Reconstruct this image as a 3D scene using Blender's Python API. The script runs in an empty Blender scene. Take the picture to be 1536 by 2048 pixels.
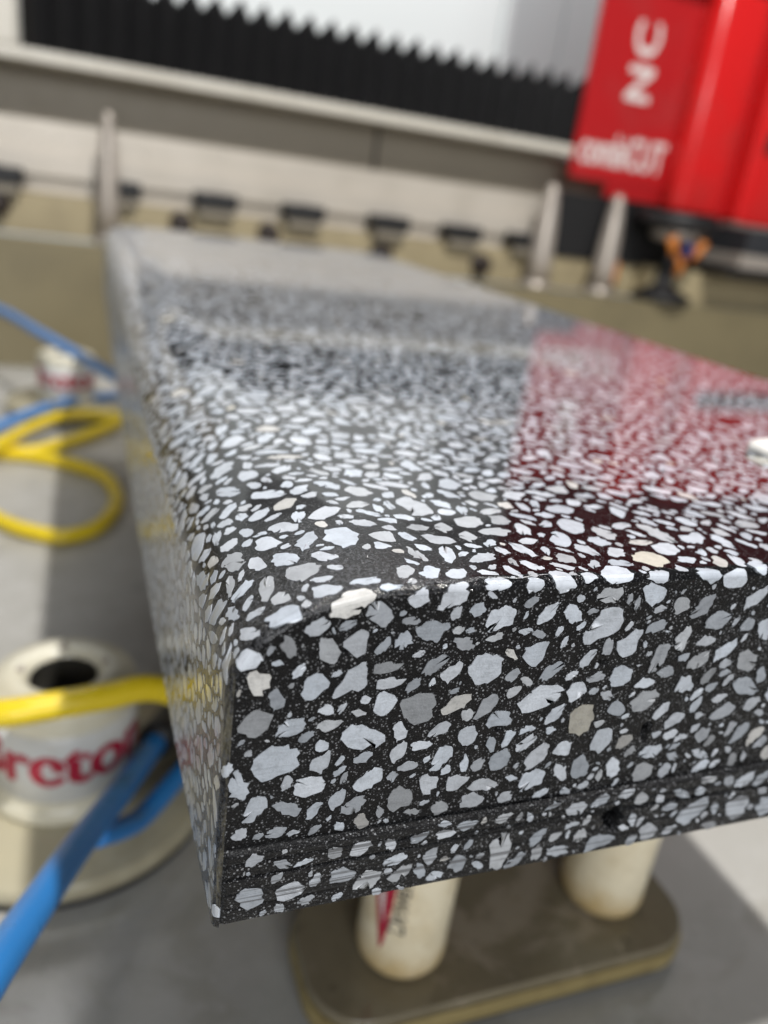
import bpy, math, random
import numpy as np
from mathutils import Matrix, Vector

random.seed(7)
rng = np.random.default_rng(7)
S = 0.001                      # all builders below work in millimetres
scene = bpy.context.scene
COL = scene.collection

# ------------------------------------------------------------------ camera
CAM = np.array([-17.05, -89.31, 110.19])
ROT = np.array([[0.93608662, -0.01223346, 0.3515568],
                [-0.32817013, -0.39025637, 0.86023504],
                [0.12667363, -0.92062495, -0.36932843]])   # columns: right, down, forward
FPX, PPX, PPY = 1551.8, 768.0, 1024.0
cd = bpy.data.cameras.new('camera')
cam = bpy.data.objects.new('camera', cd)
COL.objects.link(cam)
r_, d_, f_ = ROT[:, 0], ROT[:, 1], ROT[:, 2]
cam.matrix_world = Matrix((
    (r_[0], -d_[0], -f_[0], CAM[0] * S),
    (r_[1], -d_[1], -f_[1], CAM[1] * S),
    (r_[2], -d_[2], -f_[2], CAM[2] * S),
    (0, 0, 0, 1)))
cd.sensor_fit = 'HORIZONTAL'
cd.sensor_width = 36.0
cd.lens = 36.0 * FPX / 1536.0
cd.clip_start = 0.005
cd.clip_end = 50
cd.dof.use_dof = True
cd.dof.focus_distance = 0.122
cd.dof.aperture_fstop = 13.5
scene.camera = cam

# ------------------------------------------------------------------ room light
world = bpy.data.worlds.new('World')
scene.world = world
world.use_nodes = True
bg = world.node_tree.nodes['Background']
bg.inputs[0].default_value = (0.95, 0.975, 1.0, 1)
bg.inputs[1].default_value = 0.095


def lamp(name, kind, loc, energy, size, color, target=None, size_y=None):
    l = bpy.data.lights.new(name, kind)
    l.energy = energy
    l.color = color
    if kind == 'AREA':
        l.shape = 'RECTANGLE' if size_y else 'DISK'
        l.size = size
        if size_y:
            l.size_y = size_y
    else:
        l.shadow_soft_size = size
    o = bpy.data.objects.new(name, l)
    COL.objects.link(o)
    o.location = [c * S for c in loc]
    if target:
        o.rotation_euler = (Vector(target) - Vector(loc)).to_track_quat('-Z', 'Y').to_euler()
    return o


lamp('work_lamp', 'POINT', (320, -370, 1520), 126.0, 0.028, (1.0, 0.97, 0.93))
lamp('rear_fill', 'AREA', (-300, -2500, 950), 36.0, 1.6, (0.97, 0.985, 1.0), (200, 600, 150), 0.8)  # unseen fill added low behind the camera to brighten facing surfaces
lamp('wall_fill', 'AREA', (500, 1230, 1750), 21.5, 1.8, (1.0, 0.99, 1.0), (600, 1760, 500), 0.2)  # unseen fill added above the bridge to brighten the back wall

scene.view_settings.view_transform = 'Standard'
scene.view_settings.look = 'None'
scene.view_settings.exposure = 0.0
scene.view_settings.gamma = 1.0
scene.cycles.use_denoising = True
scene.cycles.max_bounces = 8
scene.cycles.caustics_reflective = False
scene.cycles.caustics_refractive = False

# ------------------------------------------------------------------ helpers


def project(P):
    v = (np.asarray(P, float) - CAM) @ ROT
    return np.stack([PPX + FPX * v[..., 0] / v[..., 2], PPY + FPX * v[..., 1] / v[..., 2]], -1), v[..., 2]


class N:
    """small node-tree writer"""

    def __init__(self, name):
        self.m = bpy.data.materials.new(name)
        self.m.use_nodes = True
        self.t = self.m.node_tree
        self.b = self.t.nodes['Principled BSDF']
        self.co = self.t.nodes.new('ShaderNodeNewGeometry').outputs['Position']

    def node(self, kind, **kw):
        n = self.t.nodes.new(kind)
        for k, v in kw.items():
            setattr(n, k, v)
        return n

    def put(self, sock, v):
        if isinstance(v, bpy.types.NodeSocket):
            self.t.links.new(v, sock)
        elif isinstance(v, (tuple, list)):
            sock.default_value = tuple(v) if len(v) != 3 or sock.type != 'RGBA' else (*v, 1)
        else:
            sock.default_value = v

    def scaled(self, sc, co=None):
        n = self.node('ShaderNodeVectorMath', operation='MULTIPLY')
        self.put(n.inputs[0], co or self.co)
        n.inputs[1].default_value = sc if isinstance(sc, tuple) else (sc, sc, sc)
        return n.outputs[0]

    def noise(self, sc, detail=3, rough=.55, dist=0.0):
        n = self.node('ShaderNodeTexNoise')
        self.put(n.inputs['Vector'], self.scaled(sc))
        n.inputs['Scale'].default_value = 1
        n.inputs['Detail'].default_value = detail
        n.inputs['Roughness'].default_value = rough
        n.inputs['Distortion'].default_value = dist
        return n.outputs[0]

    def voro(self, sc, out='Distance', rnd=1.0):
        n = self.node('ShaderNodeTexVoronoi')
        self.put(n.inputs['Vector'], self.scaled(sc))
        n.inputs['Scale'].default_value = 1
        n.inputs['Randomness'].default_value = rnd
        return n.outputs[out]

    def ramp(self, fac, stops):
        n = self.node('ShaderNodeValToRGB')
        el = n.color_ramp.elements
        while len(el) < len(stops):
            el.new(0.5)
        for e, (p, c) in zip(el, stops):
            e.position = p
            e.color = (c, c, c, 1) if not isinstance(c, tuple) else (*c, 1)
        self.put(n.inputs[0], fac)
        return n.outputs[0]

    def mix(self, fac, a, b, mode='MIX'):
        n = self.node('ShaderNodeMix', data_type='RGBA', blend_type=mode)
        self.put(n.inputs[0], fac)
        self.put(n.inputs[6], a)
        self.put(n.inputs[7], b)
        return n.outputs[2]

    def math(self, op, a, b=0.0, clamp=False):
        n = self.node('ShaderNodeMath', operation=op)
        n.use_clamp = clamp
        self.put(n.inputs[0], a)
        self.put(n.inputs[1], b)
        return n.outputs[0]

    def sep(self):
        n = self.node('ShaderNodeSeparateXYZ')
        self.put(n.inputs[0], self.co)
        return n.outputs

    def rng(self, v, a, b, c=0.0, d=1.0):
        n = self.node('ShaderNodeMapRange')
        n.interpolation_type = 'SMOOTHSTEP'
        self.put(n.inputs[0], v)
        for i, q in enumerate((a, b, c, d)):
            n.inputs[i + 1].default_value = q
        return n.outputs[0]

    def bump(self, h, strength, dist_mm):
        n = self.node('ShaderNodeBump')
        n.inputs['Strength'].default_value = strength
        n.inputs['Distance'].default_value = dist_mm * S
        self.put(n.inputs['Height'], h)
        self.put(self.b.inputs['Normal'], n.outputs[0])
        return n

    def set(self, **kw):
        for k, v in kw.items():
            self.put(self.b.inputs[k.replace('_', ' ')], v)
        return self.m


def paint(name, col, rough=.4, var=.12, sc=60, metal=0.0, bump=0.0, bsc=900, spec=.5, dirt=None, dirt_amt=.4, dsc=25):
    """painted / metal / plastic surface with soft mottling, grime and micro relief"""
    n = N(name)
    lo = tuple(c * (1 - var) for c in col)
    hi = tuple(min(1, c * (1 + var)) for c in col)
    c = n.mix(n.noise(sc, 4), lo, hi)
    if dirt:
        c = n.mix(n.ramp(n.noise(dsc, 5, .65), [(.48, 0.0), (.72, dirt_amt)]), c, dirt)
    r = n.math('ADD', n.math('MULTIPLY', n.noise(sc * 2.3, 3), rough * .5), rough * .75)
    if bump:
        n.bump(n.noise(bsc, 3), .6, bump)
    return n.set(Base_Color=c, Roughness=r, Metallic=metal, Specular_IOR_Level=spec)


def tag(o, label=None, cat=None, group=None, kind=None):
    for k, v in (('label', label), ('category', cat), ('group', group), ('kind', kind)):
        if v:
            o[k] = v
    return o


def empty(name, loc, label=None, cat=None, group=None, rz=0.0):
    o = bpy.data.objects.new(name, None)
    o.empty_display_size = .01
    COL.objects.link(o)
    o.location = [c * S for c in loc]
    o.rotation_euler = (0, 0, rz)
    return tag(o, label, cat, group)


class MB:
    """collects faces in millimetres; build() links them as one mesh object"""

    def __init__(self):
        self.v, self.f, self.sm = [], [], []

    def add(self, vs, fs, smooth=False):
        k = len(self.v)
        self.v += [tuple(p) for p in vs]
        self.f += [tuple(i + k for i in q) for q in fs]
        self.sm += [smooth] * len(fs)
        return self

    def box(self, x0, x1, y0, y1, z0, z1, b=0.0):
        """box with chamfered vertical and horizontal edges (b = chamfer)"""
        if b <= 0:
            vs = [(x, y, z) for z in (z0, z1) for y in (y0, y1) for x in (x0, x1)]
            return self.add(vs, [(0, 2, 3, 1), (4, 5, 7, 6), (0, 1, 5, 4), (2, 6, 7, 3), (0, 4, 6, 2), (1, 3, 7, 5)])
        return self.slab([(x0, y0), (x1, y0), (x1, y1), (x0, y1)], z0, z1, b, corner=b)

    def slab(self, poly, z0, z1, b=0.0, corner=0.0, seg=1):
        """prism over a polygon, corners rounded, top and bottom edges bevelled"""
        P = round_poly(poly, corner, seg) if corner else poly
        n = len(P)
        c = np.mean(np.array(P), 0)
        A = np.array(P)
        rings = []
        if b > 0:
            for ins, z in ((b, z0), (b * .3, z0 + b * .3), (0, z0 + b), (0, z1 - b), (b * .3, z1 - b * .3), (b, z1)):
                d = A - c
                L = np.linalg.norm(d, axis=1, keepdims=True)
                rings.append([(*(p), z) for p in (A - d / L * ins)])
        else:
            rings = [[(*p, z0) for p in P], [(*p, z1) for p in P]]
        vs = [p for r in rings for p in r]
        fs = [tuple(range(n - 1, -1, -1)), tuple(range((len(rings) - 1) * n, len(rings) * n))]
        self.add(vs, fs)
        k = len(self.v) - len(vs)
        for i in range(len(rings) - 1):
            for j in range(n):
                q = (k + i * n + j, k + i * n + (j + 1) % n, k + (i + 1) * n + (j + 1) % n, k + (i + 1) * n + j)
                self.f.append(q)
                self.sm.append(seg > 2)
        return self

    def lathe(self, cx, cy, prof, n=48, close=True):
        """surface of revolution about a vertical axis; prof = [(radius, z)...]"""
        vs, fs = [], []
        for r, z in prof:
            for j in range(n):
                a = 2 * math.pi * j / n
                vs.append((cx + r * math.cos(a), cy + r * math.sin(a), z))
        for i in range(len(prof) - 1):
            for j in range(n):
                fs.append((i * n + j, i * n + (j + 1) % n, (i + 1) * n + (j + 1) % n, (i + 1) * n + j))
        if close:
            fs.append(tuple(range(n - 1, -1, -1)))
            fs.append(tuple(range((len(prof) - 1) * n, len(prof) * n)))
        return self.add(vs, fs, True)

    def tube(self, pts, r, n=14, rfun=None):
        P = np.array(pts, float)
        T = np.gradient(P, axis=0)
        T /= np.linalg.norm(T, axis=1, keepdims=True)
        vs, fs = [], []
        up = np.array([0, 0, 1.0])
        for i, (p, t) in enumerate(zip(P, T)):
            a = np.cross(t, up)
            if np.linalg.norm(a) < 1e-3:
                a = np.array([1.0, 0, 0])
            a /= np.linalg.norm(a)
            b = np.cross(a, t)
            rr = rfun(i / (len(P) - 1)) if rfun else r
            for j in range(n):
                w = 2 * math.pi * j / n
                vs.append(p + rr * (math.cos(w) * a + math.sin(w) * b))
        for i in range(len(P) - 1):
            for j in range(n):
                fs.append((i * n + j, i * n + (j + 1) % n, (i + 1) * n + (j + 1) % n, (i + 1) * n + j))
        fs += [tuple(range(n - 1, -1, -1)), tuple(range((len(P) - 1) * n, len(P) * n))]
        return self.add(vs, fs, True)

    def build(self, name, mat, parent=None, mats=None, midx=None):
        me = bpy.data.meshes.new(name)
        me.from_pydata([(x * S, y * S, z * S) for x, y, z in self.v], [], self.f)
        me.materials.append(mat)
        for m in mats or ():
            me.materials.append(m)
        me.polygons.foreach_set('use_smooth', self.sm)
        if midx:
            me.polygons.foreach_set('material_index', midx)
        me.update()
        o = bpy.data.objects.new(name, me)
        COL.objects.link(o)
        if parent is not None:
            o.parent = parent
            o.location = -parent.location if parent.type == 'EMPTY' else (0, 0, 0)
            o.matrix_parent_inverse = Matrix.Identity(4)
        return o


def round_poly(poly, r, seg):
    P = [np.array(p, float) for p in poly]
    out = []
    n = len(P)
    for i in range(n):
        a, b, c = P[i - 1], P[i], P[(i + 1) % n]
        u = (a - b) / np.linalg.norm(a - b)
        w = (c - b) / np.linalg.norm(c - b)
        s, e = b + u * r, b + w * r
        cc = b + u * r + w * r
        if seg <= 1:
            out += [tuple(s), tuple(e)]
        else:
            a0 = math.atan2(*(s - cc)[::-1])
            a1 = math.atan2(*(e - cc)[::-1])
            d = (a1 - a0 + math.pi) % (2 * math.pi) - math.pi
            for k in range(seg + 1):
                t = a0 + d * k / seg
                out.append((cc[0] + r * math.cos(t), cc[1] + r * math.sin(t)))
    return out


def smooth_path(pts, n=60):
    """Catmull-Rom through the points"""
    P = np.array(pts, float)
    P = np.vstack([2 * P[0] - P[1], P, 2 * P[-1] - P[-2]])
    out = []
    m = len(P) - 3
    for k in range(n + 1):
        t = k / n * m
        i = min(int(t), m - 1)
        f = t - i
        p0, p1, p2, p3 = P[i:i + 4]
        out.append(.5 * (2 * p1 + (p2 - p0) * f + (2 * p0 - 5 * p1 + 4 * p2 - p3) * f * f + (3 * p1 - p0 - 3 * p2 + p3) * f ** 3))
    return out


def letters(text, size, bold=0.0):
    """flat lettering as (verts, faces) in millimetres; heavy strokes are overlaid prints a hair apart"""
    cu = bpy.data.curves.new('lettering', 'FONT')
    cu.body = text
    cu.size = size
    cu.resolution_u = 4
    ob = bpy.data.objects.new('lettering', cu)
    COL.objects.link(ob)
    bpy.context.view_layer.update()
    me = ob.evaluated_get(bpy.context.evaluated_depsgraph_get()).to_mesh()
    vs = [tuple(v.co) for v in me.vertices]
    fs = [tuple(p.vertices) for p in me.polygons]
    ob.to_mesh_clear()
    bpy.data.objects.remove(ob)
    bpy.data.curves.remove(cu)
    if not bold:
        return vs, fs
    V, F = [], []
    for i, (dx, dy) in enumerate(((0, 0), (bold, 0), (-bold, 0), (0, bold * .55), (0, -bold * .55))):
        k = len(V)
        V += [(x + dx, y + dy, .012 * i) for x, y, z in vs]
        F += [tuple(q + k for q in f) for f in fs]
    return V, F


# ------------------------------------------------------------------ materials
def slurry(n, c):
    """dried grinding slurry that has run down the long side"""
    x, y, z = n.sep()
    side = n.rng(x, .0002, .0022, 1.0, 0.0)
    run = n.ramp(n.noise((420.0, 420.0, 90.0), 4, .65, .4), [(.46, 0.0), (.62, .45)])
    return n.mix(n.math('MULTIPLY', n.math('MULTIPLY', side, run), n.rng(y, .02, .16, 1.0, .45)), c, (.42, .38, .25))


def chip_material(name, rough, sawn):
    n = N(name)
    att = n.node('ShaderNodeAttribute', attribute_name='chip_colour').outputs['Color']
    mott = n.ramp(n.noise(430, 6, .72), [(.28, .66 if sawn else .80), (.52, 1.0), (.8, 1.14)])
    c = n.mix(1.0, att, mott, 'MULTIPLY')
    c = n.mix(n.ramp(n.noise(2600, 2, .5), [(.52, 0.0), (.72, .38 if sawn else .12)]), c, (.30, .31, .33))
    if sawn:
        z = n.sep()[2]
        streak = n.ramp(n.noise((14.0, 14.0, 1500.0), 3, .55), [(.52, 0.0), (.58, 1.0)])
        m = n.math('MULTIPLY', streak, n.rng(z, .015, .0185, .80, 0.0))
        c = n.mix(m, c, (.085, .087, .093))
        h = n.math('ADD', n.noise(2600, 3, .6), n.math('MULTIPLY', n.noise((40.0, 40.0, 2200.0), 2), .8))
        n.bump(h, .55, .12)
    if not sawn:
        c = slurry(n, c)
    r = n.math('ADD', n.math('MULTIPLY', n.noise(1500, 3), rough), rough * .5)
    if not sawn:
        r = n.math('ADD', r, n.math('MULTIPLY', n.rng(n.sep()[0], .0008, .005, .30, 0.0), n.noise(300, 3)))
    n.set(Base_Color=c, Roughness=r, IOR=1.5, Specular_IOR_Level=.3 if sawn else n.rng(n.sep()[0], .0008, .006, .22, .5))
    n.b.inputs['Subsurface Weight'].default_value = 0.0
    return n.m


def matrix_material(name, sawn):
    n = N(name)
    x, y, z = n.sep()
    base = n.mix(n.noise(350, 3), (.0025, .0025, .003), (.009, .009, .010))
    # crushed-sand fines: small pale specks of uneven brightness
    sp1 = n.math('MULTIPLY', n.ramp(n.voro(2500.0), [(.22, 1.0), (.40, 0.0)]),
                 n.ramp(n.voro(2500.0, 'Color'), [(.30, 0.0), (.75, 1.0)]))
    sp2 = n.math('MULTIPLY', n.ramp(n.voro(1350.0), [(.17, 1.0), (.30, 0.0)]),
                 n.ramp(n.voro(1350.0, 'Color'), [(.42, 0.0), (.75, 1.0)]))
    patch = n.ramp(n.noise(220, 3), [(.34, .30), (.58, 1.0)])
    sp = n.math('MULTIPLY', n.math('MAXIMUM', n.math('MULTIPLY', sp1, .8), sp2), patch, True)
    c = n.mix(n.math('MULTIPLY', sp, .9 if sawn else .40), base, (.30, .31, .33))
    if sawn:
        streak = n.ramp(n.noise((25.0, 25.0, 1700.0), 4, .6), [(.46, 0.0), (.66, 1.0)])
        m = n.math('MULTIPLY', streak, n.rng(z, .0155, .0185, .9, 0.03))
        c = n.mix(m, c, (.017, .0175, .019))
        h = n.math('ADD', n.noise(3400, 3, .6), n.math('MULTIPLY', n.noise((30.0, 30.0, 1700.0), 3), n.rng(z, .012, .019, 1.6, .3)))
        n.bump(h, .9, .22)
        r = n.ramp(n.noise(700, 3), [(.35, .14), (.65, .40)])
    else:
        # the freshly ground rim by the corner is still rough and beaded with water
        dx = n.math('SUBTRACT', x, .010)
        d = n.math('SQRT', n.math('ADD', n.math('POWER', dx, 2.0), n.math('POWER', y, 2.0)))
        rim = n.rng(n.math('ADD', d, n.math('MULTIPLY', n.noise(120, 3), .016)), .016, .044, 1.0, 0.0)
        h = n.math('MULTIPLY', n.noise(3000, 2, .6), n.math('ADD', n.math('MULTIPLY', rim, 1.0), .004))
        n.bump(h, .9, .16)
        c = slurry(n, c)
        r = n.math('ADD', n.math('MAXIMUM', n.math('MULTIPLY', rim, .15), n.math('MULTIPLY', n.rng(x, .0008, .005, .22, 0.0), n.noise(300, 3))), .04)
        c = n.mix(n.math('MULTIPLY', rim, n.ramp(n.noise(1500, 3, .7), [(.44, .0), (.64, .4)])), c, (.14, .145, .16))
    n.set(Base_Color=c, Roughness=r, IOR=1.52, Specular_IOR_Level=.13 if sawn else n.rng(x, .0008, .006, .22, .5))
    return n.m


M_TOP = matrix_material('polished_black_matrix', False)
M_SAW = matrix_material('sawn_black_matrix', True)
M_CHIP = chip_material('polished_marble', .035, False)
M_CSAW = chip_material('sawn_marble', .55, True)

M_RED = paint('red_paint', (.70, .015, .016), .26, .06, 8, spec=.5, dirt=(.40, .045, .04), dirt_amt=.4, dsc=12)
M_RED_SHADE = paint('shaded_red_paint', (.45, .013, .016), .30, .06, 8, spec=.5, dirt=(.33, .05, .05), dirt_amt=.4, dsc=12)  # same red darkened: shade of the panel put into the colour
M_WHITEPRINT = paint('white_print', (.74, .70, .68), .4, .05, 30)
M_WALL = paint('white_wall_panel', (.72, .765, .77), .5, .02, 3)
M_BELLOW = paint('black_bellows_fabric', (.010, .010, .011), .50, .25, 40, bump=.2, bsc=300)
M_CREAM = paint('cream_metal', (.62, .59, .52), .35, .06, 10, dirt=(.30, .26, .19), dirt_amt=.35, dsc=9)
M_BEAM = paint('worn_aluminium_beam', (.62, .57, .50), .30, .09, 9, metal=.15, dirt=(.40, .36, .29), dirt_amt=.4, dsc=8)
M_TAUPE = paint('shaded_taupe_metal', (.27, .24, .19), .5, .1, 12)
M_TRAY = paint('ochre_stained_steel', (.225, .190, .110), .36, .14, 9, dirt=(.13, .11, .07), dirt_amt=.5, dsc=7)
M_OCHRE = paint('ochre_paint', (.43, .36, .22), .45, .12, 14, dirt=(.2, .16, .1), dirt_amt=.5, dsc=12)
M_BLACK = paint('black_rubber', (.012, .012, .013), .5, .2, 60)
M_DARK = paint('dark_brown_rubber', (.028, .018, .014), .5, .2, 60)
M_STEEL = paint('dull_steel', (.48, .43, .38), .3, .1, 40, metal=.35)
M_GREYBOX = paint('charcoal_metal', (.035, .037, .042), .4, .1, 30)
nt = N('beige_nylon')
tc = nt.mix(nt.noise(60, 4), (.80, .72, .54), (.90, .82, .62))
tc = nt.mix(nt.ramp(nt.noise(55, 5, .7), [(.46, 0.0), (.70, .55)]), tc, (.56, .43, .22))
low = nt.rng(nt.math('ADD', nt.sep()[2], nt.math('MULTIPLY', nt.noise(90, 4), .022)), -.122, -.106, .75, 0.0)
tc = nt.mix(low, tc, (.52, .36, .13))
tc = nt.mix(nt.ramp(nt.noise(300, 4, .7), [(.62, 0.0), (.74, .5)]), tc, (.30, .24, .14))
M_TUBE = nt.set(Base_Color=tc, Roughness=nt.ramp(nt.noise(70, 3), [(.3, .10), (.7, .38)]))
M_POD = paint('cream_nylon', (.70, .67, .55), .24, .06, 40, dirt=(.50, .43, .27), dirt_amt=.45, dsc=38)
M_BORE = paint('dark_bore', (.05, .047, .04), .5, .2, 60)
M_DISC = paint('olive_cream_nylon', (.47, .43, .31), .22, .12, 30, dirt=(.24, .20, .12), dirt_amt=.6, dsc=26)
M_LABEL = paint('white_label_film', (.66, .67, .67), .25, .04, 60, dirt=(.45, .42, .36), dirt_amt=.4, dsc=55)
M_REDPRINT = paint('crimson_print', (.42, .012, .045), .35, .1, 60)
M_INK = paint('black_print', (.03, .03, .035), .5, .2, 90)
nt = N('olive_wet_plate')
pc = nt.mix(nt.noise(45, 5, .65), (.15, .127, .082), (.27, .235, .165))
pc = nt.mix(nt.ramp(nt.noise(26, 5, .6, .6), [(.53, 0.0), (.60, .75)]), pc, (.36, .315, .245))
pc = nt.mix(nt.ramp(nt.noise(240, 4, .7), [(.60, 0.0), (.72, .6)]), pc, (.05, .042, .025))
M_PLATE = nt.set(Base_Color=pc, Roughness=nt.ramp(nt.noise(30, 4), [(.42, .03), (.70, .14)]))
nt = N('brass_coloured_rim')
rc = nt.mix(nt.noise((40.0, 40.0, 900.0), 4, .6), (.20, .15, .06), (.46, .37, .17))
rc = nt.mix(nt.ramp(nt.noise(70, 5, .7), [(.52, 0.0), (.70, .6)]), rc, (.14, .10, .045))
M_RIM = nt.set(Base_Color=rc, Roughness=.32)
M_YEL = paint('yellow_hose', (.80, .60, .022), .28, .05, 60)
M_BLUE = paint('blue_hose', (.022, .235, .66), .30, .05, 60)
M_BLUE2 = paint('pale_blue_hose', (.10, .26, .58), .32, .05, 60)
M_ORANGE = paint('orange_nozzle', (.60, .20, .035), .4, .1, 60)
M_BLUDK = paint('dark_blue_nozzle', (.02, .03, .16), .4, .1, 60)
M_WHITE = paint('white_stone', (.93, .91, .87), .4, .05, 80)

nt = N('grey_wet_table')
gc = nt.mix(nt.noise(14, 5, .6), (.37, .36, .325), (.50, .495, .475))
gc = nt.mix(nt.ramp(nt.noise(46, 5, .7), [(.50, 0.0), (.75, .45)]), gc, (.58, .575, .555))
gc = nt.mix(nt.ramp(nt.noise(420, 3, .6), [(.60, 0.0), (.78, .35)]), gc, (.22, .21, .185))
gc = nt.mix(nt.ramp(nt.noise(24, 6, .7, .8), [(.54, 0.0), (.62, .40)]), gc, (.30, .285, .24))
gc = nt.mix(nt.ramp(nt.voro(95.0), [(.05, .6), (.12, 0.0)]), gc, (.55, .55, .53))
nt.bump(nt.noise(600, 3), .35, .25)
M_TABLE = nt.set(Base_Color=gc, Roughness=nt.ramp(nt.noise(18, 4), [(.35, .22), (.65, .5)]), Specular_IOR_Level=.5)

# ------------------------------------------------------------------ setting
TZ = -150.0
m = MB()
m.box(-900, 1400, -420, 1018, TZ - 40, TZ)
tag(m.build('table_surface', M_TABLE), kind='structure')

m = MB()
m.box(-1600, 3200, 1760, 1800, TZ - 40, 2600)
wall = tag(m.build('wall', M_WALL), kind='structure')
M_UPPER = paint('unlit_wall_tone', (.16, .165, .17), .6, .1, 3)  # unseen upper wall, coloured dark as if unlit to dim slab reflections
MB().box(-1600, 3200, 1746, 1759, 824, 2600, 2.0).build('dark_upper_wall', M_UPPER, wall)
for x0, x1 in ((-1600, -320), (-316, 850), (858, 1010), (1014, 2100), (2104, 3200)):
    p = MB().box(x0, x1, 1748, 1759, 120, 820, 2.0).build('wall_panel', M_WALL, wall)

m = MB()
m.box(-900, 1400, 1018.5, 1052, TZ - 40, 10, 3.0)
tag(m.build('tray_wall', M_TRAY), 'ochre stained steel tray wall running behind the grey table', 'tray wall')

# ------------------------------------------------------------------ terrazzo slab
T, W, L = 60.0, 254.0, 700.0
R = 24.0                       # breadth of the rounded shoulder
RZ = 16.0                      # its height
LA = math.pi * 20.3 / 2
VT = R - LA                    # unrolled coordinate where the rounded edge meets the side
VB = VT - (T - RZ)              # bottom of the side
FR = 1.0                      # radius of the front arris
FA = math.pi * FR / 4


def prof(v):
    if v >= R:
        return v, T, 0.0, 1.0
    if v > VT:
        th = (R - v) / LA * math.pi / 2
        nx, nz = -math.sin(th) / R, math.cos(th) / RZ
        q = math.hypot(nx, nz)
        return R - R * math.sin(th), T - RZ + RZ * math.cos(th), nx / q, nz / q
    return 0.0, T - RZ - (VT - v), -1.0, 0.0


def sag(x, y):
    """the long side bows out a few millimetres away from the front corner"""
    t = min(max((x - 15) / 55, 0), 1)
    w = 1 - t * t * (3 - 2 * t)
    return x - 4.2 * (1 - math.exp(-max(y, 0) / 110.0)) * w


def skin(v, s, h=0.0):
    """unrolled (across, along) -> point on the slab, folded over the front arris, raised by h"""
    x, z, nx, nz = prof(v)
    if s >= FA:
        y, dn, th = FR + s - FA, 0.0, 0.0
    elif s > -FA:
        th = (FA - s) / FR
        y, dn = FR - FR * math.sin(th), -(FR - FR * math.cos(th))
    else:
        th, y, dn = math.pi / 2, 0.0, -(FR - FA - s)
    o = dn + h * math.cos(th)
    yy = y - h * math.sin(th)
    return sag(x + nx * o, yy), yy, z + nz * o


slab = empty('terrazzo_slab', (0, 0, 0), 'thick black terrazzo slab with white marble chips and one rounded edge', 'stone slab')

# polished skin: side, rounded edge, top
vs_ = list(np.linspace(VB, VT, 40)) + list(np.linspace(VT, R, 46))[1:] + list(np.linspace(R, 118, 110))[1:] + list(np.linspace(118, W, 40))[1:]
ss_ = list(np.linspace(-FA, FA, 7)) + list(np.arange(3, 60, 3.0)) + list(np.arange(60, 240, 6.0)) + list(np.arange(240, L, 20.0)) + [L]
m = MB()
nv, ns = len(vs_), len(ss_)
pts = [skin(v, s, -abs(random.gauss(0, .2)) if abs(s) < FA * .95 else 0.0) for s in ss_ for v in vs_]
fs = [(j * nv + i, j * nv + i + 1, (j + 1) * nv + i + 1, (j + 1) * nv + i) for j in range(ns - 1) for i in range(nv - 1)]
m.add(pts, fs, True)
# right side, underside and back
yb = skin(R, L)[1]
xr = W
m.add([(xr, FR, 0), (xr, yb, 0), (xr, yb, T), (xr, FR, T)], [(0, 1, 2, 3)])
ys = [skin(R, s)[1] for s in ss_ if s > FA]
und = [(sag(0, y), y, 0.0) for y in [FR] + ys] + [(W, y, 0.0) for y in [FR] + ys]
k = len(ys) + 1
m.add(und, [(i, i + 1, k + i + 1, k + i) for i in range(k - 1)])
bk = [skin(v, L) for v in vs_] + [(W, yb, 0)]
m.add(bk, [tuple(range(len(bk)))])
m.build('polished_matrix', M_TOP, slab)

# sawn front: a fine grid with saw grooves, pits and crumbled spots
STEP, STEPZ = -.8, 15.7       # the second saw pass left the lower quarter a little proud
PITS = [(73.5, 8.7, 2.2, 2.9, 7.0), (75.6, 28.4, .75, 2.1, 3.0), (31.5, 12.9, 2.0, .45, .5), (17, 50.5, 1.0, .6, .5), (62, 44, 1.1, .5, .5), (45, 33, .9, .6, .5)]
GROOVES = [(16.0, .42, .9), (13.3, .24, .4), (11.6, .3, .3), (10.8, .3, .9), (7.2, .24, .3), (4.7, .3, .16), (3.2, .2, .1), (17.6, .15, .08)]
xs_ = list(np.arange(FR, 16, .33)) + list(np.arange(16, 118, .45)) + list(np.linspace(118, W, 60))
nz_ = 190


def ztop(x):
    if x >= R:
        return T - FR
    q = max(1 - ((R - x) / (R - FR)) ** 2, 0)
    return T - RZ + (RZ - FR) * math.sqrt(q)


X = np.array(xs_)
ZT = np.array([ztop(x) for x in xs_])
tt = np.linspace(0, 1, nz_)
GX = np.repeat(X[:, None], nz_, 1)
GZ = FR + (ZT - FR)[:, None] * tt[None, :]
inner = np.clip(np.minimum(np.minimum(GZ - FR, (ZT[:, None] - GZ)), np.minimum(GX - FR, W - GX)) / .5, 0, 1)
D = rng.random(GX.shape) * .035
for px, pz, rx, rz, dep in PITS:
    q = ((GX - px) / rx) ** 2 + ((GZ - pz) / rz) ** 2
    q *= 1 + .35 * np.sin(5 * np.arctan2(GZ - pz, GX - px) + px)
    D += dep * np.clip(1.15 - q, 0, 1) ** .4
for gz, gw, gd in GROOVES:
    zc = gz + .25 * np.sin(GX * .05 + gz)
    D += gd * np.clip(1 - ((GZ - zc) / gw) ** 2, 0, 1) * np.clip(.75 + .6 * np.sin(GX * .07 + gz * 3), .15, 1)
D += STEP * (1 / (1 + np.exp((GZ - STEPZ - .2 * np.sin(GX * .05 + STEPZ)) / .07)))
D *= inner
m = MB()
fr = np.stack([GX, D, GZ], -1).reshape(-1, 3)
nx_ = len(xs_)
fs = [(i * nz_ + j, (i + 1) * nz_ + j, (i + 1) * nz_ + j + 1, i * nz_ + j + 1) for i in range(nx_ - 1) for j in range(nz_ - 1)]
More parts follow.
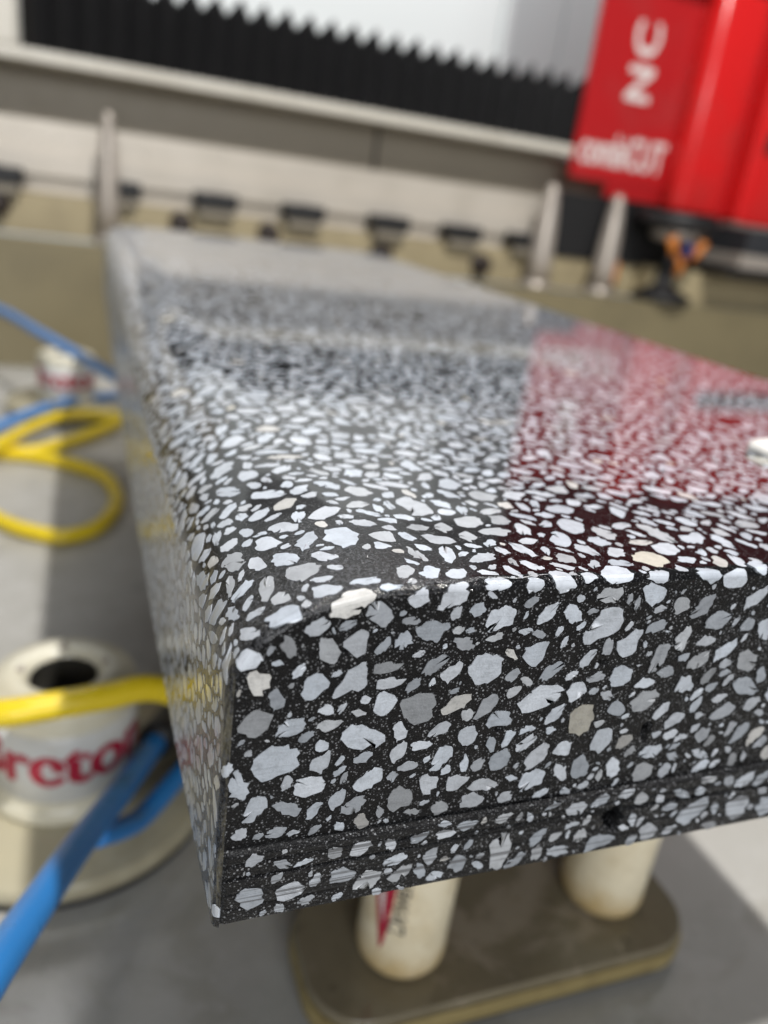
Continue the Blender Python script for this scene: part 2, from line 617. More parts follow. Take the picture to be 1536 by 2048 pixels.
m.add(fr, fs, True)
lo = [(x, 0.0, FR) for x in xs_] + [(x, FR * .35, FR * .35) for x in xs_] + [(x, FR, 0.0) for x in xs_]
m.add(lo, [(i + nx_ * k + 1, i + nx_ * k, i + nx_ * (k + 1), i + 1 + nx_ * (k + 1)) for k in range(2) for i in range(nx_ - 1)], True)
m.build('sawn_face', M_SAW, slab)

# ---- marble chips ----------------------------------------------------------
G = 0.2                        # raster for the packing


def chip_shape(size, asp, ang):
    k = random.randint(5, 8)
    A = sorted((2 * math.pi * (i + random.uniform(-.36, .36)) / k) for i in range(k))
    pw = random.uniform(.85, 1.2)
    P = []
    for a in A:
        rr = random.uniform(.72, 1.12)
        P.append((rr * size / 2 * math.copysign(abs(math.cos(a)) ** pw, math.cos(a)), rr * size / 2 / asp * math.copysign(abs(math.sin(a)) ** pw, math.sin(a))))
    # cut the corners unevenly: broken, slightly worn stone
    Q = []
    n = len(P)
    for i in range(n):
        p, q = np.array(P[i]), np.array(P[(i + 1) % n])
        t = random.uniform(.08, .24)
        Q += [p + (q - p) * t, p + (q - p) * random.uniform(.45, .6) + rng.normal(0, size * .028, 2), q + (p - q) * random.uniform(.08, .24)]
    Q = np.array(Q) + rng.normal(0, size * .021, (len(Q), 2))
    if random.random() < .2:             # a notch where a corner broke away
        i = random.randrange(len(Q))
        Q[i] *= random.uniform(.68, .85)
    c, s = math.cos(ang), math.sin(ang)
    return Q @ np.array([[c, s], [-s, c]])


def raster(P, grow=0.0):
    """bool mask and its integer origin for polygon P (mm) on the packing grid"""
    if grow:
        c = P.mean(0)
        d = P - c
        P = c + d * (1 + grow / np.maximum(np.linalg.norm(d, axis=1, keepdims=True), .2))
    lo_ = np.floor(P.min(0) / G).astype(int)
    hi_ = np.ceil(P.max(0) / G).astype(int)
    gx = (np.arange(lo_[0], hi_[0] + 1) + .5) * G
    gy = (np.arange(lo_[1], hi_[1] + 1) + .5) * G
    ins = np.zeros((len(gx), len(gy)), bool)
    n = len(P)
    for i in range(n):
        x1, y1 = P[i]
        x2, y2 = P[(i + 1) % n]
        if y1 == y2:
            continue
        cr = ((y1 > gy) != (y2 > gy))
        xi = x1 + (gy - y1) * (x2 - x1) / (y2 - y1)
        ins ^= (gx[:, None] < xi[None, :]) & cr[None, :]
    return ins, lo_


def stamp(occ, org, P, grow=0.0):
    ms, lo_ = raster(np.asarray(P), grow)
    a = lo_ - org
    x0, y0 = max(a[0], 0), max(a[1], 0)
    x1, y1 = min(a[0] + ms.shape[0], occ.shape[0]), min(a[1] + ms.shape[1], occ.shape[1])
    if x1 > x0 and y1 > y0:
        occ[x0:x1, y0:y1] |= ms[x0 - a[0]:x1 - a[0], y0 - a[1]:y1 - a[1]]


def pack(occ, org, classes, ang_bias):
    """throw ever smaller chips into what is still free"""
    out = []
    H, V = occ.shape
    for s0, s1, a0, a1, share, gap in classes:
        lib = []
        for _ in range(160):
            sz = random.uniform(s0, s1)
            P = chip_shape(sz, random.uniform(a0, a1), ang_bias())
            ms, lo_ = raster(P)
            ms2, lo2 = raster(P, gap)
            lib.append((P, ms, lo_, ms2, lo2, abs(np.sum(P[:, 0] * np.roll(P[:, 1], -1) - np.roll(P[:, 0], -1) * P[:, 1])) / 2))
        want = share * occ.size * G * G
        got, tries = 0.0, 0
        cap = int(share * occ.size * G * G / (s0 * s1 * .5) * 26) + 400
        while got < want and tries < cap:
            free = np.flatnonzero(~occ)
            pick = rng.choice(free, 600)
            for idx in pick:
                tries += 1
                P, ms, lo_, ms2, lo2, ar = lib[random.randrange(160)]
                cx, cy = divmod(int(idx), V)
                x0, y0 = cx + lo_[0], cy + lo_[1]
                if x0 < 0 or y0 < 0 or x0 + ms.shape[0] > H or y0 + ms.shape[1] > V:
                    continue
                if (occ[x0:x0 + ms.shape[0], y0:y0 + ms.shape[1]] & ms).any():
                    continue
                x0, y0 = cx + lo2[0], cy + lo2[1]
                xa, ya = max(x0, 0), max(y0, 0)
                xb, yb_ = min(x0 + ms2.shape[0], H), min(y0 + ms2.shape[1], V)
                occ[xa:xb, ya:yb_] |= ms2[xa - x0:xb - x0, ya - y0:yb_ - y0]
                out.append(P + np.array([(cx + org[0]) * G, (cy + org[1]) * G]))
                got += ar
                if got >= want:
                    break
    return out


TILE = 232.0
oT = np.array([int(math.floor(VB / G)), 0])
occT = np.zeros((int((W - VB) / G), int(TILE / G)), bool)
oF = np.array([0, 0])
occF = np.zeros((int(W / G), int(T / G)), bool)
# keep the front chips inside the profile
gx = (np.arange(occF.shape[0]) + .5) * G
gz = (np.arange(occF.shape[1]) + .5) * G
zt = np.array([ztop(max(x, FR)) for x in gx]) - .15
occF |= gz[None, :] > zt[:, None]
occF |= (gx < FR + .1)[:, None]
occF |= (gz < FR + .5)[None, :]
for px, pz, rx, rz, dep in PITS:
    if dep > .8:
        occF |= (((gx[:, None] - px) / (rx * 1.15)) ** 2 + ((gz[None, :] - pz) / (rz * 1.1)) ** 2) < 1


for zz, hw in ((15.95, .46), (10.8, .22)):
    zc = zz + .2 * np.sin(gx * .05 + zz)
    occF |= np.abs(gz[None, :] - zc[:, None]) < hw
for _ in range(5):            # smeared binder streaks along the saw pass
    px, pz = random.uniform(0, W), random.uniform(3, 15.5)
    occF |= (((gx[:, None] - px) / random.uniform(5, 13)) ** 2 + ((gz[None, :] - pz) / random.uniform(.4, .9)) ** 2) < 1


def front_xy(v, s):
    x, y, z = skin(v, min(s, -FA))
    return x, z


# chips that are cut by the front arris show on both faces
edge_chips = []
v = VB + 1.5
while v < W - 4:
    sz = random.uniform(3.2, 7.8)
    P = chip_shape(sz, random.uniform(1.0, 1.9), random.uniform(-.5, .5))
    P[:, 0] += v + sz / 2
    P[:, 1] += random.uniform(-.42, .42) * (P[:, 1].max() - P[:, 1].min())
    if P[:, 0].max() < W - .5 and P[:, 0].min() > VB + .5 and random.random() < (.86 if v > VT else .4):
        edge_chips.append(P)
    v += sz * random.uniform(.95, 1.25)


def clip(P, axis_val, keep_above):
    out = []
    n = len(P)
    for i in range(n):
        a, b = P[i], P[(i + 1) % n]
        ia = (a[1] >= axis_val) == keep_above
        ib = (b[1] >= axis_val) == keep_above
        if ia:
            out.append(a)
        if ia != ib:
            t = (axis_val - a[1]) / (b[1] - a[1])
            out.append(a + (b - a) * t)
    return np.array(out)


for P in edge_chips:
    up = clip(P, 0, True)
    if len(up) > 2:
        stamp(occT, oT, up, .35)
    dn = clip(P, -FA, False)
    if len(dn) > 2:
        stamp(occF, oF, np.array([front_xy(*p) for p in dn]), .35)
occT[:, :2] = True
ug = (np.arange(occT.shape[1]) + .5) * G
vg = (np.arange(occT.shape[0]) + oT[0] + .5) * G
for i in range(70):
    if i < 2:
        pv, pu, q = random.uniform(-12, 34), random.uniform(4, 30), random.uniform(1.6, 3.2)
    else:
        pv, pu, q = random.uniform(VB, W), random.uniform(4, TILE), random.uniform(1.4, 2.8)
    occT |= (((vg[:, None] - pv) / (q * random.uniform(.8, 1.8))) ** 2 + ((ug[None, :] - pu) / q) ** 2) < 1


def any_angle():
    return random.uniform(0, math.pi)


def lean_angle():
    return random.gauss(.55, .75)


top_classes = [(8.2, 10.0, 1.3, 2.4, .03, .62), (6.0, 8.0, 1.15, 2.4, .155, .60), (4.4, 6.0, 1.1, 2.4, .155, .56), (3.1, 4.4, 1.0, 2.3, .085, .50),
               (2.0, 3.1, 1.0, 2.0, .028, .42), (1.2, 2.0, 1.0, 1.9, .006, .34)]
front_classes = [(9.0, 11.0, 1.9, 2.7, .012, .68), (6.8, 8.4, 1.1, 2.1, .055, .66), (5.2, 6.8, 1.05, 2.2, .125, .62), (3.8, 5.2, 1.0, 2.3, .085, .56),
                 (2.5, 3.8, 1.0, 2.3, .034, .48), (1.4, 2.5, 1.0, 2.2, .012, .38), (.8, 1.4, 1.0, 2.4, .004, .26)]
top_chips = pack(occT, oT, top_classes, any_angle)
front_chips = pack(occF, oF, front_classes, lean_angle)


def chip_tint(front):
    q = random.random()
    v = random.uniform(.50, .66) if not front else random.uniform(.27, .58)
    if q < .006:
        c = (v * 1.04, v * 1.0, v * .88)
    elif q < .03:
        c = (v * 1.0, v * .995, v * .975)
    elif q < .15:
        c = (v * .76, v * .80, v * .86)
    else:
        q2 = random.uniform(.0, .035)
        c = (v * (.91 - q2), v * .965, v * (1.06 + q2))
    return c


class Chip:
    __slots__ = ('v', 'f', 'mi', 'col', 'size')


def fan(ch, P, point, mi, rings=(1.0, .55), proud=.06, depth=.35):
    """a chip face: skirt sunk in the matrix, flat ground face, slightly worn rim"""
    n = len(P)
    c = P.mean(0)
    k = len(ch.v)
    for p in P:
        ch.v.append(point(p[0], p[1], -depth))
    for p in P:
        ch.v.append(point(p[0], p[1], proud - .002))
    for j in range(n):
        ch.f.append((k + j, k + (j + 1) % n, k + n + (j + 1) % n, k + n + j))
        ch.mi.append(mi)
    b0 = k + 2 * n
    for i, sc in enumerate(rings):
        for p in P:
            q = c + (p - c) * (sc if i else .99)
            ch.v.append(point(q[0], q[1], proud))
    ch.v.append(point(c[0], c[1], proud))
    for i in range(len(rings) - 1):
        for j in range(n):
            a = b0 + i * n
            ch.f.append((a + j, a + (j + 1) % n, a + n + (j + 1) % n, a + n + j))
            ch.mi.append(mi)
    a = b0 + (len(rings) - 1) * n
    for j in range(n):
        ch.f.append((a + j, a + (j + 1) % n, b0 + len(rings) * n))
        ch.mi.append(mi)


def ccw(P):
    a = np.sum(P[:, 0] * np.roll(P[:, 1], -1) - np.roll(P[:, 0], -1) * P[:, 1])
    return P if a > 0 else P[::-1]


def front_point(x, z, h):
    return x, (STEP if z < STEPZ else 0.0) - h, z


def make_chip(P, where, dy=0.0, flip=False):
    ch = Chip()
    ch.v, ch.f, ch.mi = [], [], []
    P = ccw(np.asarray(P))
    if where == 'front':
        fan(ch, P, front_point, 1, proud=random.uniform(.05, .10))
        ch.col = chip_tint(True)
    elif where == 'top':
        if dy:
            Q = P.copy()
            Q[:, 1] = dy + (TILE - Q[:, 1] if flip else Q[:, 1])
            P = ccw(Q)
        P = np.column_stack([P[:, 0], np.maximum(P[:, 1], FA)])
        far = P[:, 1].min() > 120
        fan(ch, P, lambda a, b, h: skin(a, b, h), 0, rings=(1.0,) if far and P[:, 0].min() > R else (1.0, .55), depth=.15, proud=.014 if P[:, 0].min() > R + .2 else .06)
        ch.col = chip_tint(False)
    else:
        pr = random.choice((.08, .12, .2, .34)) if P[:, 0].mean() > VT + 2 else .06
        for lo_s, hi_s, mi in ((FA, 99, 0), (0, FA, 0), (-FA, 0, 0), (-99, -FA, 1)):
            Q = clip(clip(P, lo_s, True), hi_s, False) if hi_s < 99 else clip(P, lo_s, True)
            if lo_s < -90:
                Q = clip(P, hi_s, False)
            if len(Q) > 2:
                fan(ch, Q, lambda a, b, h: skin(a, b, h), mi, proud=pr, depth=.3)
        ch.col = chip_tint(False)
    return ch


chips = [make_chip(P, 'edge') for P in edge_chips if len(P)]
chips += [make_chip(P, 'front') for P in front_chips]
chips += [make_chip(P, 'top') for P in top_chips]
for kx in (1, 2):
    for P in top_chips:
        if TILE * kx + (TILE - P[:, 1]).max() < L - .5:
            chips.append(make_chip(P, 'top', TILE * kx, kx == 1))

# which chips show largest from the photograph's side
for ch in chips:
    A = np.array(ch.v)
    px, dep = project(A)
    ch.size = 0.0
    c = px.mean(0)
    if dep.min() > 5 and 0 < c[0] < 1536 and 0 < c[1] < 2048:
        ext = px.max(0) - px.min(0)
        ch.size = float(ext[0] * ext[1])
        if A[:, 0].mean() < 1.0:
            ch.size *= .2
chips.sort(key=lambda c: -c.size)


def chip_object(name, group):
    vs, fs, mi, cols = [], [], [], []
    for ch in group:
        k = len(vs)
        vs += ch.v
        fs += [tuple(i + k for i in f) for f in ch.f]
        mi += ch.mi
        cols += [(*ch.col, 1.0)] * len(ch.v)
    me = bpy.data.meshes.new(name)
    me.from_pydata((np.array(vs) * S).tolist(), [], fs)
    me.materials.append(M_CHIP)
    me.materials.append(M_CSAW)
    me.polygons.foreach_set('material_index', mi)
    me.polygons.foreach_set('use_smooth', [True] * len(fs))
    at = me.color_attributes.new('chip_colour', 'FLOAT_COLOR', 'POINT')
    at.data.foreach_set('color', np.array(cols, np.float32).ravel())
    me.update()
    o = bpy.data.objects.new(name, me)
    COL.objects.link(o)
    o.parent = slab
    return o


for ch in chips[:300]:
    chip_object('marble_chip', [ch])
chip_object('small_marble_chips', chips[300:])['kind'] = 'stuff'
print('chips', len(edge_chips), len(front_chips), len(top_chips), len(chips))

# water beads on the freshly ground corner
bead = N('water')
gl = bead.node('ShaderNodeBsdfGlossy')
gl.inputs['Roughness'].default_value = .14
tr = bead.node('ShaderNodeBsdfTransparent')
mx = bead.node('ShaderNodeMixShader')
fz = bead.node('ShaderNodeFresnel')
fz.inputs[0].default_value = 1.5
bf = bead.node('ShaderNodeNewGeometry').outputs['Backfacing']
bead.put(mx.inputs[0], bead.math('MULTIPLY', fz.outputs[0], bead.math('SUBTRACT', 1.0, bf)))
bead.put(mx.inputs[1], tr.outputs[0])
bead.put(mx.inputs[2], gl.outputs[0])
bead.put(bead.t.nodes['Material Output'].inputs[0], mx.outputs[0])
vs, fs = [], []
ico = []
for i in range(3):
    for j in range(7):
        a = 2 * math.pi * j / 7
        el = math.pi / 2 * i / 3
        ico.append((math.cos(a) * math.cos(el), math.sin(a) * math.cos(el), math.sin(el)))
ico.append((0, 0, 1.0))
icof = [(i * 7 + j, i * 7 + (j + 1) % 7, (i + 1) * 7 + (j + 1) % 7, (i + 1) * 7 + j) for i in range(2) for j in range(7)] + [(14 + j, 14 + (j + 1) % 7, 21) for j in range(7)]
for _ in range(900):
    q = random.random()
    if q < .55:
        v, s = random.gauss(8, 9), abs(random.gauss(0, 9)) + .3
    elif q < .8:
        v, s = random.uniform(4, 60), abs(random.gauss(0, .7))
    else:
        v, s = random.gauss(20, 14), abs(random.gauss(0, 16)) + .3
    v = max(v, VB + 2)
    rr = min(random.lognormvariate(-1.75, .45), .45)
    p = np.array(skin(v, s, .03))
    e = .01
    tv = np.array(skin(v + e, s, .03)) - p
    ts = np.array(skin(v, s + e, .03)) - p
    tv /= np.linalg.norm(tv)
    ts /= np.linalg.norm(ts)
    nn = np.cross(tv, ts)
    k = len(vs)
    vs += [tuple(p + rr * (a * tv + b * ts + .55 * c * nn)) for a, b, c in ico]
    fs += [tuple(i + k for i in f) for f in icof]
wb = MB().add(vs, fs, True).build('water_droplets', bead.m)
tag(wb, 'tiny clear water droplets beading on the slab corner', 'droplets', kind='stuff')

# ------------------------------------------------------------------ support pods
def print_on_cylinder(name, text, cx, cy, rad, a_mid, z0, size, mat, parent, bold=0.0, vertical=False, w=1.0):
    """lettering laid round a vertical cylinder; a_mid = azimuth of its middle (radians)"""
    vs, fs = letters(text, size, bold)
    A = np.array(vs)
    A[:, 0] -= (A[:, 0].min() + A[:, 0].max()) / 2
    out = []
    for x, y, lift in A:
        if vertical:
            u, zz = -y, x
        else:
            u, zz = x * w, y
        t = a_mid + u / rad
        out.append((cx + (rad + lift) * math.cos(t), cy + (rad + lift) * math.sin(t), z0 + zz))
    return MB().add(out, fs).build(name, mat, parent)


PX0, PX1, PY0, PY1, PZ = 47.0, 201.0, 62.0, 118.0, -134.0
pod = empty('support_pod', (124, 90, TZ), 'oblong olive pod with two beige tubes standing under the slab front', 'support pod')
rp = [(PX0, PY0), (PX1, PY0), (PX1, PY1), (PX0, PY1)]
MB().slab([(PX0 + 2, PY0 + 2), (PX1 - 2, PY0 + 2), (PX1 - 2, PY1 - 2), (PX0 + 2, PY1 - 2)], TZ + .3, TZ + 4.0, .4, 18, 10).build('rubber_pad', M_BLACK, pod)
MB().slab(rp, TZ + 4.2, PZ - 4.5, .8, 20, 12).build('rim', M_RIM, pod)
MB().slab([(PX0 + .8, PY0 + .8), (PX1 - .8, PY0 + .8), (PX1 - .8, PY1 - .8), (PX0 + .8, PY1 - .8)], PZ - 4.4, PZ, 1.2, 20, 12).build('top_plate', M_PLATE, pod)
for i, (cx, cy) in enumerate(((84, 88), (172, 92))):
    t = MB().lathe(cx, cy, [(13.0, PZ + .3), (15.0, PZ + 1.0), (16.0, PZ + 3), (16.3, PZ + 6), (16.0, PZ + 9), (15.8, PZ + 20), (15.8, -1.2), (15.0, -.3)], 48).build('tube', M_TUBE, pod)
    if i == 0:
        am = math.atan2(CAM[1] - cy, CAM[0] - cx)
        print_on_cylinder('lettering', 'Driver', cx, cy, 15.95, am + .06, -100, 9.0, M_INK, t, .12, True)
        # red flash printed above the lettering
        tri = [(-7.6, -96), (-2.4, -121), (-1.2, -117), (.4, -90), (-4.0, -78)]
        out = [(cx + 16.45 * math.cos(am + (u - 4.0) / 16), cy + 16.45 * math.sin(am + (u - 4.0) / 16), z) for u, z in tri]
        MB().add(out, [tuple(range(len(tri)))]).build('red_mark', M_REDPRINT, t)
        tri = [(-5.2, -98), (-2.4, -110), (-3.4, -94)]
        out = [(cx + 16.6 * math.cos(am + (u - 4.0) / 16), cy + 16.6 * math.sin(am + (u - 4.0) / 16), z) for u, z in tri]
        MB().add(out, [tuple(range(3))]).build('white_mark', M_WHITEPRINT, t)


def suction_pod(cx, cy, label, near):
    z0, z1 = -137.5, -85.0
    o = empty('suction_pod', (cx, cy, TZ), label, 'suction pod', 'round suction pods beside the slab')
    MB().lathe(cx, cy, [(60, TZ + .3), (61, TZ + 1), (61, TZ + 3.6), (60, TZ + 4)], 72).build('rubber_pad', M_BLACK, o)
    MB().lathe(cx, cy, [(60, TZ + 4.1), (62, TZ + 5.0), (62.3, TZ + 8), (62, z0 - 1.2), (60.5, z0)], 72).build('disc', M_DISC, o)
    MB().lathe(cx, cy, [(31, z0 + .2), (32.0, z0 + 1.2), (31.5, z0 + 4), (29.6, z0 + 6.5), (29.0, z0 + 8), (29.0, z1 - 5), (28.4, z1 - 2), (26.5, z1 - .2), (24.5, z1), (23.5, z1 + 1.4), (17.5, z1 + 1.6), (15.0, z1 + .6), (13.6, z1 - 1.4), (13.2, z1 - 3.0)], 72, close=False).build('cup', M_POD, o)
    MB().lathe(cx, cy, [(0.2, z1 - 30), (13.0, z1 - 30), (13.05, z1 - 1.9), (12.9, z1 - 1.6)], 48, close=False).build('bore', M_BORE, o)
    MB().lathe(cx, cy, [(29.08, z0 + 10), (29.22, z0 + 10.1), (29.22, z1 - 11), (29.08, z1 - 10.9)], 72, close=False).build('label_band', M_LABEL, o)
    am = math.atan2(CAM[1] - cy, CAM[0] - cx)
    print_on_cylinder('lettering', 'Breton', cx, cy, 29.36, am - .04, z0 + 19.5, 28.5, M_REDPRINT, o, 1.2, False, 1.0)
    for k in range(3):
        a = am + math.pi * (.55 + .45 * k)
        MB().lathe(cx + 16.4 * math.cos(a), cy + 16.4 * math.sin(a), [(1.7, z1 + 1.3), (1.7, z1 + 2.0), (1.2, z1 + 2.6)], 12).build('glint_stud', M_STEEL, o)  # small steel studs added for the bright glints round the bore
    return o


suction_pod(-29, 203, 'cream round suction pod with red lettering beneath the yellow hose', True)
suction_pod(-42, 815, 'blurred cream suction pod far behind the yellow coil', False)

# ------------------------------------------------------------------ hoses
def hose(name, pts, r, mat, label, n=90):
    o = MB().tube(smooth_path(pts, n), r, 18).build(name, mat)
    return tag(o, label, 'hose', None)


hose('yellow_hose', [(11, 745, -140), (-28, 690, -141), (-66, 655, -143), (-100, 652, -144), (-65, 640, -144), (-31, 619, -144), (-6, 587, -144), (2, 535, -144), (-12, 484, -144),
                     (-36, 466, -144), (-60, 476, -144), (-84, 500, -144), (-125, 560, -144), (-120, 630, -138), (-93, 640, -132), (-70, 694, -132), (-38, 746, -134), (10, 762, -140), (45, 760, -144)],
     5.6, M_YEL, 'coiled yellow air hose looping on the table beside the slab', 220)
hose('yellow_hose', [(-120, 196, -100), (-80, 182, -84), (-50, 171, -79.4), (-33, 171, -78.2), (-14, 174, -78.4), (9, 180, -82), (45, 186, -110), (80, 190, -140)], 5.3, M_YEL,
     'yellow air hose stretched across the top of the lettered pod')
hose('blue_hose', [(-46, -6, -24), (-40.5, 31, -45), (-33.5, 71, -70), (-24, 112, -92), (-10, 152, -108), (5, 192, -121), (22, 232, -131)],
     4.9, M_BLUE, 'thick bright blue hose rising towards the camera in the lower corner')
hose('blue_hose', [(-17, 132, -106), (-8, 145, -117), (0, 157, -124), (12, 175, -127), (28, 200, -130)], 4.2, M_BLUE, 'short blue hose branching beside the thick blue one')
hose('blue_hose', [(-180, 1005, -62), (-113, 905, -60), (-66, 788, -60), (-31, 703, -61), (0, 628, -62), (40, 540, -66)], 5.2, M_BLUE2, 'pale blue hose hanging slantwise in front of the tray wall')
hose('blue_hose', [(-150, 620, -140), (-99, 700, -134), (-57, 764, -132), (0, 822, -134), (50, 850, -142)], 5.4, M_BLUE2, 'blue hose lying above the yellow coil beside the slab')
f = MB()
f.tube(smooth_path([(8, 198, -121), (18, 220, -127), (34, 232, -128), (60, 236, -128)], 20), 8.2, 16)
o = f.build('hose_fitting', M_BLACK)
tag(o, 'black elbow fitting where the blue hoses meet under the slab', 'hose fitting')

# ------------------------------------------------------------------ bridge behind the slab
br = empty('machine_bridge', (300, 1140, 10), 'worn aluminium machine bridge with a light rail under the bellows', 'bridge')
MB().box(-900, 1400, 1101, 1200, 10.5, 62, 2).build('lower_sill', M_OCHRE, br)
MB().box(-900, 1400, 1130, 1210, 62.5, 150, 2).build('beam_face', M_BEAM, br)
MB().box(-900, 1400, 1118, 1129.5, 84, 112, 2).build('rail_strip', M_BEAM, br)
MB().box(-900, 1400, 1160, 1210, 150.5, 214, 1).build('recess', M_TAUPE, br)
MB().box(-900, 722, 1092, 1212, 214.5, 228, 3).build('cover_rail', M_CREAM, br)
MB().box(-220, -96, 1090, 1200, 228.3, 420, 3).build('end_post', M_CREAM, br)
MB().box(395, 401, 1159, 1160, 151, 213).build('joint', M_DARK, br)

bel = empty('bellows_cover', (300, 1120, 228), 'black pleated bellows cover running along the bridge', 'bellows')
pit = 31.5
x = -94.0
while x < 730:
    zf, zb = 329.0 + random.uniform(-2, 2), 311.0 + random.uniform(-1.5, 1.5)
    b = MB()
    x0, xm, x1 = x, x + pit / 2, x + pit
    yv, yr, th = 1126, 1106, 1.6
    prof_ = [(x0, yv, zb), (xm, yr, zf), (x1, yv, zb)]
    vv = [(a, y, 229) for a, y, z in prof_] + [(a, y, z) for a, y, z in prof_] + [(a, y + th, 229) for a, y, z in prof_] + [(a, y + th, z) for a, y, z in prof_]
    ff = [(0, 1, 4, 3), (1, 2, 5, 4), (7, 6, 9, 10), (8, 7, 10, 11), (3, 4, 10, 9), (4, 5, 11, 10), (0, 6, 7, 1), (1, 7, 8, 2), (0, 3, 9, 6), (2, 8, 11, 5)]
    b.add(vv, ff).build('pleat', M_BELLOW, bel)
    x += pit

# clamp blocks and rubber knobs along the sill
cl_x = [(-125, 'black clamp block at the left end of the bridge sill'), (20, 'black clamp block behind the lone pointed post'),
        (150, 'black clamp block just right of the lone pointed post'), (277, 'second black clamp block from the lone pointed post'),
        (411, 'third black clamp block from the lone pointed post'), (534, 'fourth black clamp block from the lone pointed post'),
        (650, 'black clamp block nearest the pair of pointed posts')]
for xx, lb in cl_x:
    e = empty('clamp_block', (xx, 1095, 60), lb, 'clamp', 'black clamp blocks along the bridge sill')
    MB().box(xx - 29, xx + 29, 1080, 1117, 70, 90, 2).build('block', M_BLACK, e)
    MB().box(xx - 24, xx + 24, 1084, 1115, 58, 69.8, 1.5).build('foot', M_TAUPE, e)
    MB().lathe(xx, 1090, [(4, 90.2), (4, 92.5), (3, 93)], 14).build('bolt', M_STEEL, e)
kn_x = [(-128, 'dark rubber knob on the sill at the frame edge'), (104, 'dark rubber knob on the sill nearest the lone pointed post'), (228, 'second dark rubber knob on the sill from the lone post'),
        (404, 'third dark rubber knob on the sill from the lone post'), (575, 'dark rubber knob on the sill nearest the paired posts')]
for i, (xx, lb) in enumerate(kn_x):
    zc = 45 if i < 3 else 36
    e = empty('rubber_knob', (xx, 1092, zc - 18), lb, 'knob', 'dark knobs along the bridge sill')
    b = MB()
    b.lathe(0, 0, [(9, -20), (13, -18.5), (14.5, -14), (13, -9), (10, -7), (10, 0)], 24)
    b.v = [(xx + x_, 1099 + z_, zc + y_) for x_, y_, z_ in b.v]
    b.build('knob', M_DARK, e)
    b = MB()
    b.lathe(0, 0, [(15, -1.5), (16, 0), (16, 1.3)], 24)
    b.v = [(xx + x_, 1099.2 + z_, zc + y_) for x_, y_, z_ in b.v]
    b.build('collar', M_DARK, e)
for xx, h, lb in ((7, 170, 'lone tapered steel post behind the far corner of the slab'), (668, 168, 'tapered steel post standing clear of the red head'), (792, 168, 'tapered steel post rising under the red head')):
    e = empty('pointed_post', (xx, 1066, 10), lb, 'post', 'tapered steel posts on the tray ledge')
    q = .72 if xx < 100 else 1.0
    MB().lathe(xx, 1072, [(26 * q, 10.5), (26 * q, 16), (23 * q, 20), (22 * q, 22)], 28).build('foot', M_STEEL, e)
    MB().lathe(xx, 1072, [(21 * q, 22.2), (20 * q, 60), (17 * q, 105), (13 * q, 140), (9 * q, h - 8), (6 * q, h - 1), (2, h)], 28).build('cone', M_STEEL, e)

# ------------------------------------------------------------------ red machining head
hd = empty('machining_head', (900, 1050, 165), 'red machining head with white lettering hanging over the table', 'machine head')
HY = 1085.0
MB().box(702, 905, HY, 1100, 184, 470, 4).build('lettered_panel', M_RED_SHADE, hd)
MB().box(775, 900, HY + 3, 1099, 163, 183.6, 3).build('lower_box', M_RED_SHADE, hd)
MB().slab([(879, HY - 42), (985, HY - 42), (985, HY + 12), (879, HY + 12)], 156, 470, 5, 24, 8).build('corner_column', M_RED, hd)
MB().box(986, 1012, HY - 8, 1099, 156, 470, 2).build('groove', M_RED_SHADE, hd)
gb = MB().box(1013, 1500, HY - 44, 1099, 152, 470, 8).build('side_box', M_RED, hd)
MB().box(1030, 1240, HY - 47, HY - 44.3, 262, 292, 1.5).build('vent_slot', M_DARK, gb)
MB().box(702, 1500, HY - 30, 1099, 472, 1000, 6).build('shaded_upper_head', paint('deep_shaded_red', (.13, .008, .010), .35, .1, 10), hd)  # unseen upper head, shade put into its red to dim the slab reflection
MB().box(1014, 1500, HY - 40, 1099, 146, 151.6, 1).build('trim_strip', M_STEEL, hd)


def print_on_front(name, text, x, z, size, y, mat, parent, bold=0.0, vertical=False, wx=1.0):
    vs, fs = letters(text, size, bold)
    out = []
    for a, b, lift in vs:
        out.append((x - b, y - lift * 5, z + a * wx) if vertical else (x + a * wx, y - lift * 5, z + b))
    return MB().add(out, fs).build(name, mat, parent)


print_on_front('letter_n', 'N', 814, 301, 64, HY - .4, M_WHITEPRINT, hd, 2.0, True, 1.1)
print_on_front('letter_c', 'C', 812, 364, 64, HY - .4, M_WHITEPRINT, hd, 2.0, True, 1.1)
print_on_front('name_lettering', 'combiCUT', 709, 208, 64, HY - .4, M_WHITEPRINT, hd, 2.2, False, .56)

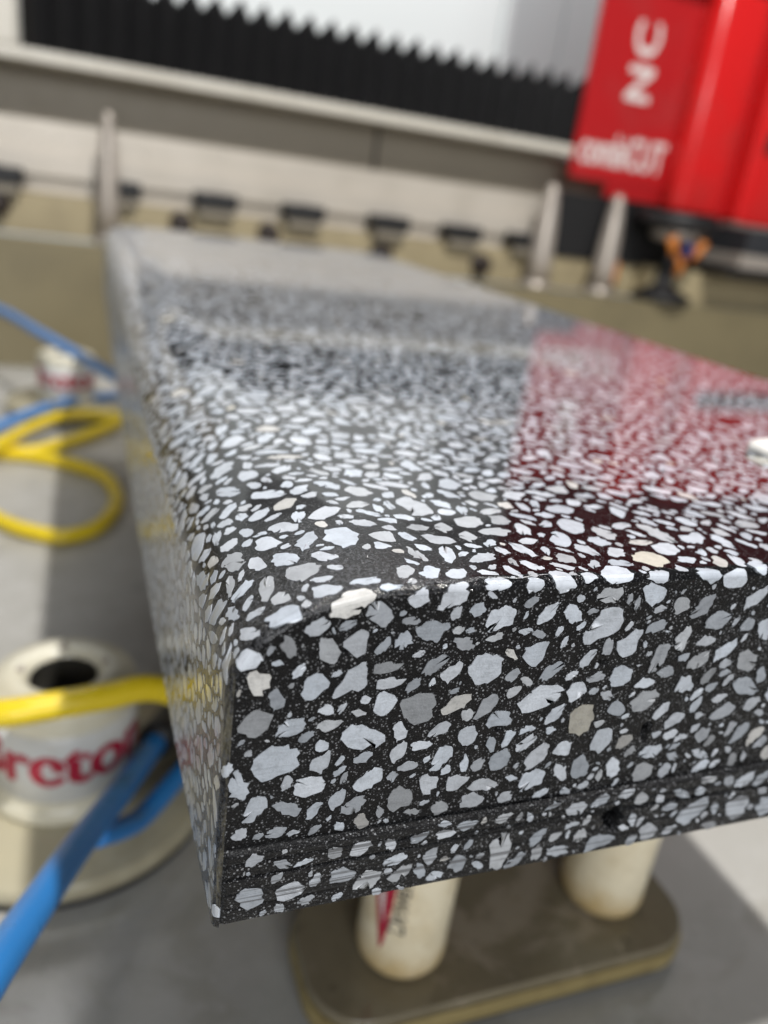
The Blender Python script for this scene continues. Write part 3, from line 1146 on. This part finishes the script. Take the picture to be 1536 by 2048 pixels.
sp = empty('spindle', (900, 1050, 12), 'black spindle with orange nozzles beneath the red head', 'spindle')
MB().box(690, 1000, 1095, 1099, 62, 162, 2).build('back_plate', M_BLACK, sp)
MB().lathe(900, 1056, [(62, 128), (70, 131), (70, 150), (66, 151.5)], 36).build('housing', M_BLACK, sp)
MB().lathe(900, 1046, [(26, 108), (40, 113), (42, 120), (40, 127.6)], 30).build('collet', M_STEEL, sp)
MB().lathe(900, 1046, [(46, 11), (50, 14), (50, 22), (34, 28), (16, 40), (14, 107.5)], 30).build('tool', M_BLACK, sp)
for i, (dx, z0_, z1_) in enumerate(((-34, 110, 88), (-6, 84, 58), (30, 108, 84))):
    MB().tube([(898 + dx, 1008, z0_ + 6), (898 + dx * .8, 1008, (z0_ + z1_) / 2), (898 + dx * .55, 1012, z1_)], 6, 12, lambda t: 9 - 3 * t).build('nozzle', M_ORANGE, sp)
MB().tube([(894, 1000, 108), (894, 1000, 100), (894, 1002, 88)], 9, 12).build('coolant_nozzle', M_BLUDK, sp)
MB().box(795, 815, 1056, 1068, 28, 66, 5).build('orange_stop', M_ORANGE, sp)
MB().box(798, 812, 1056, 1068, 10.5, 27.8, 1).build('stop_bracket', M_BLACK, sp)

gx_ = empty('tool_changer', (1080, 1010, 60), 'charcoal box with a pale ledge under the right of the red head', 'machine box')
MB().box(1000, 1400, 985, 1090, 104, 144, 3).build('box', M_GREYBOX, gx_)
MB().box(985, 1400, 975, 1090, 82, 103.6, 2).build('ledge', M_STEEL, gx_)
MB().box(975, 1400, 985, 1090, 66, 81.6, 2).build('base', M_BLACK, gx_)
MB().box(880, 1400, 1054, 1098, 10.5, 65.5, 3).build('cabinet', M_OCHRE, gx_)

# pale lump lying on the slab at the edge of the picture
rr = MB()
lm = []
for i in range(7):
    el = math.pi / 2 * i / 6
    for j in range(14):
        a = 2 * math.pi * j / 14
        q = 1 + .13 * math.sin(3 * a + 1) + .06 * math.sin(5 * a + i)
        lm.append((158.8 + 9.5 * q * math.cos(a) * math.cos(el) ** .6, 63 + 7 * q * math.sin(a) * math.cos(el) ** .6, T + .12 + 3.6 * math.sin(el) ** .8))
rr.add(lm, [(i * 14 + j, i * 14 + (j + 1) % 14, (i + 1) * 14 + (j + 1) % 14, (i + 1) * 14 + j) for i in range(6) for j in range(14)] + [tuple(range(13, -1, -1))], True)
o = rr.build('white_pebble', M_WHITE)
tag(o, 'bright white lump lying on the slab at the right picture edge', 'pebble')
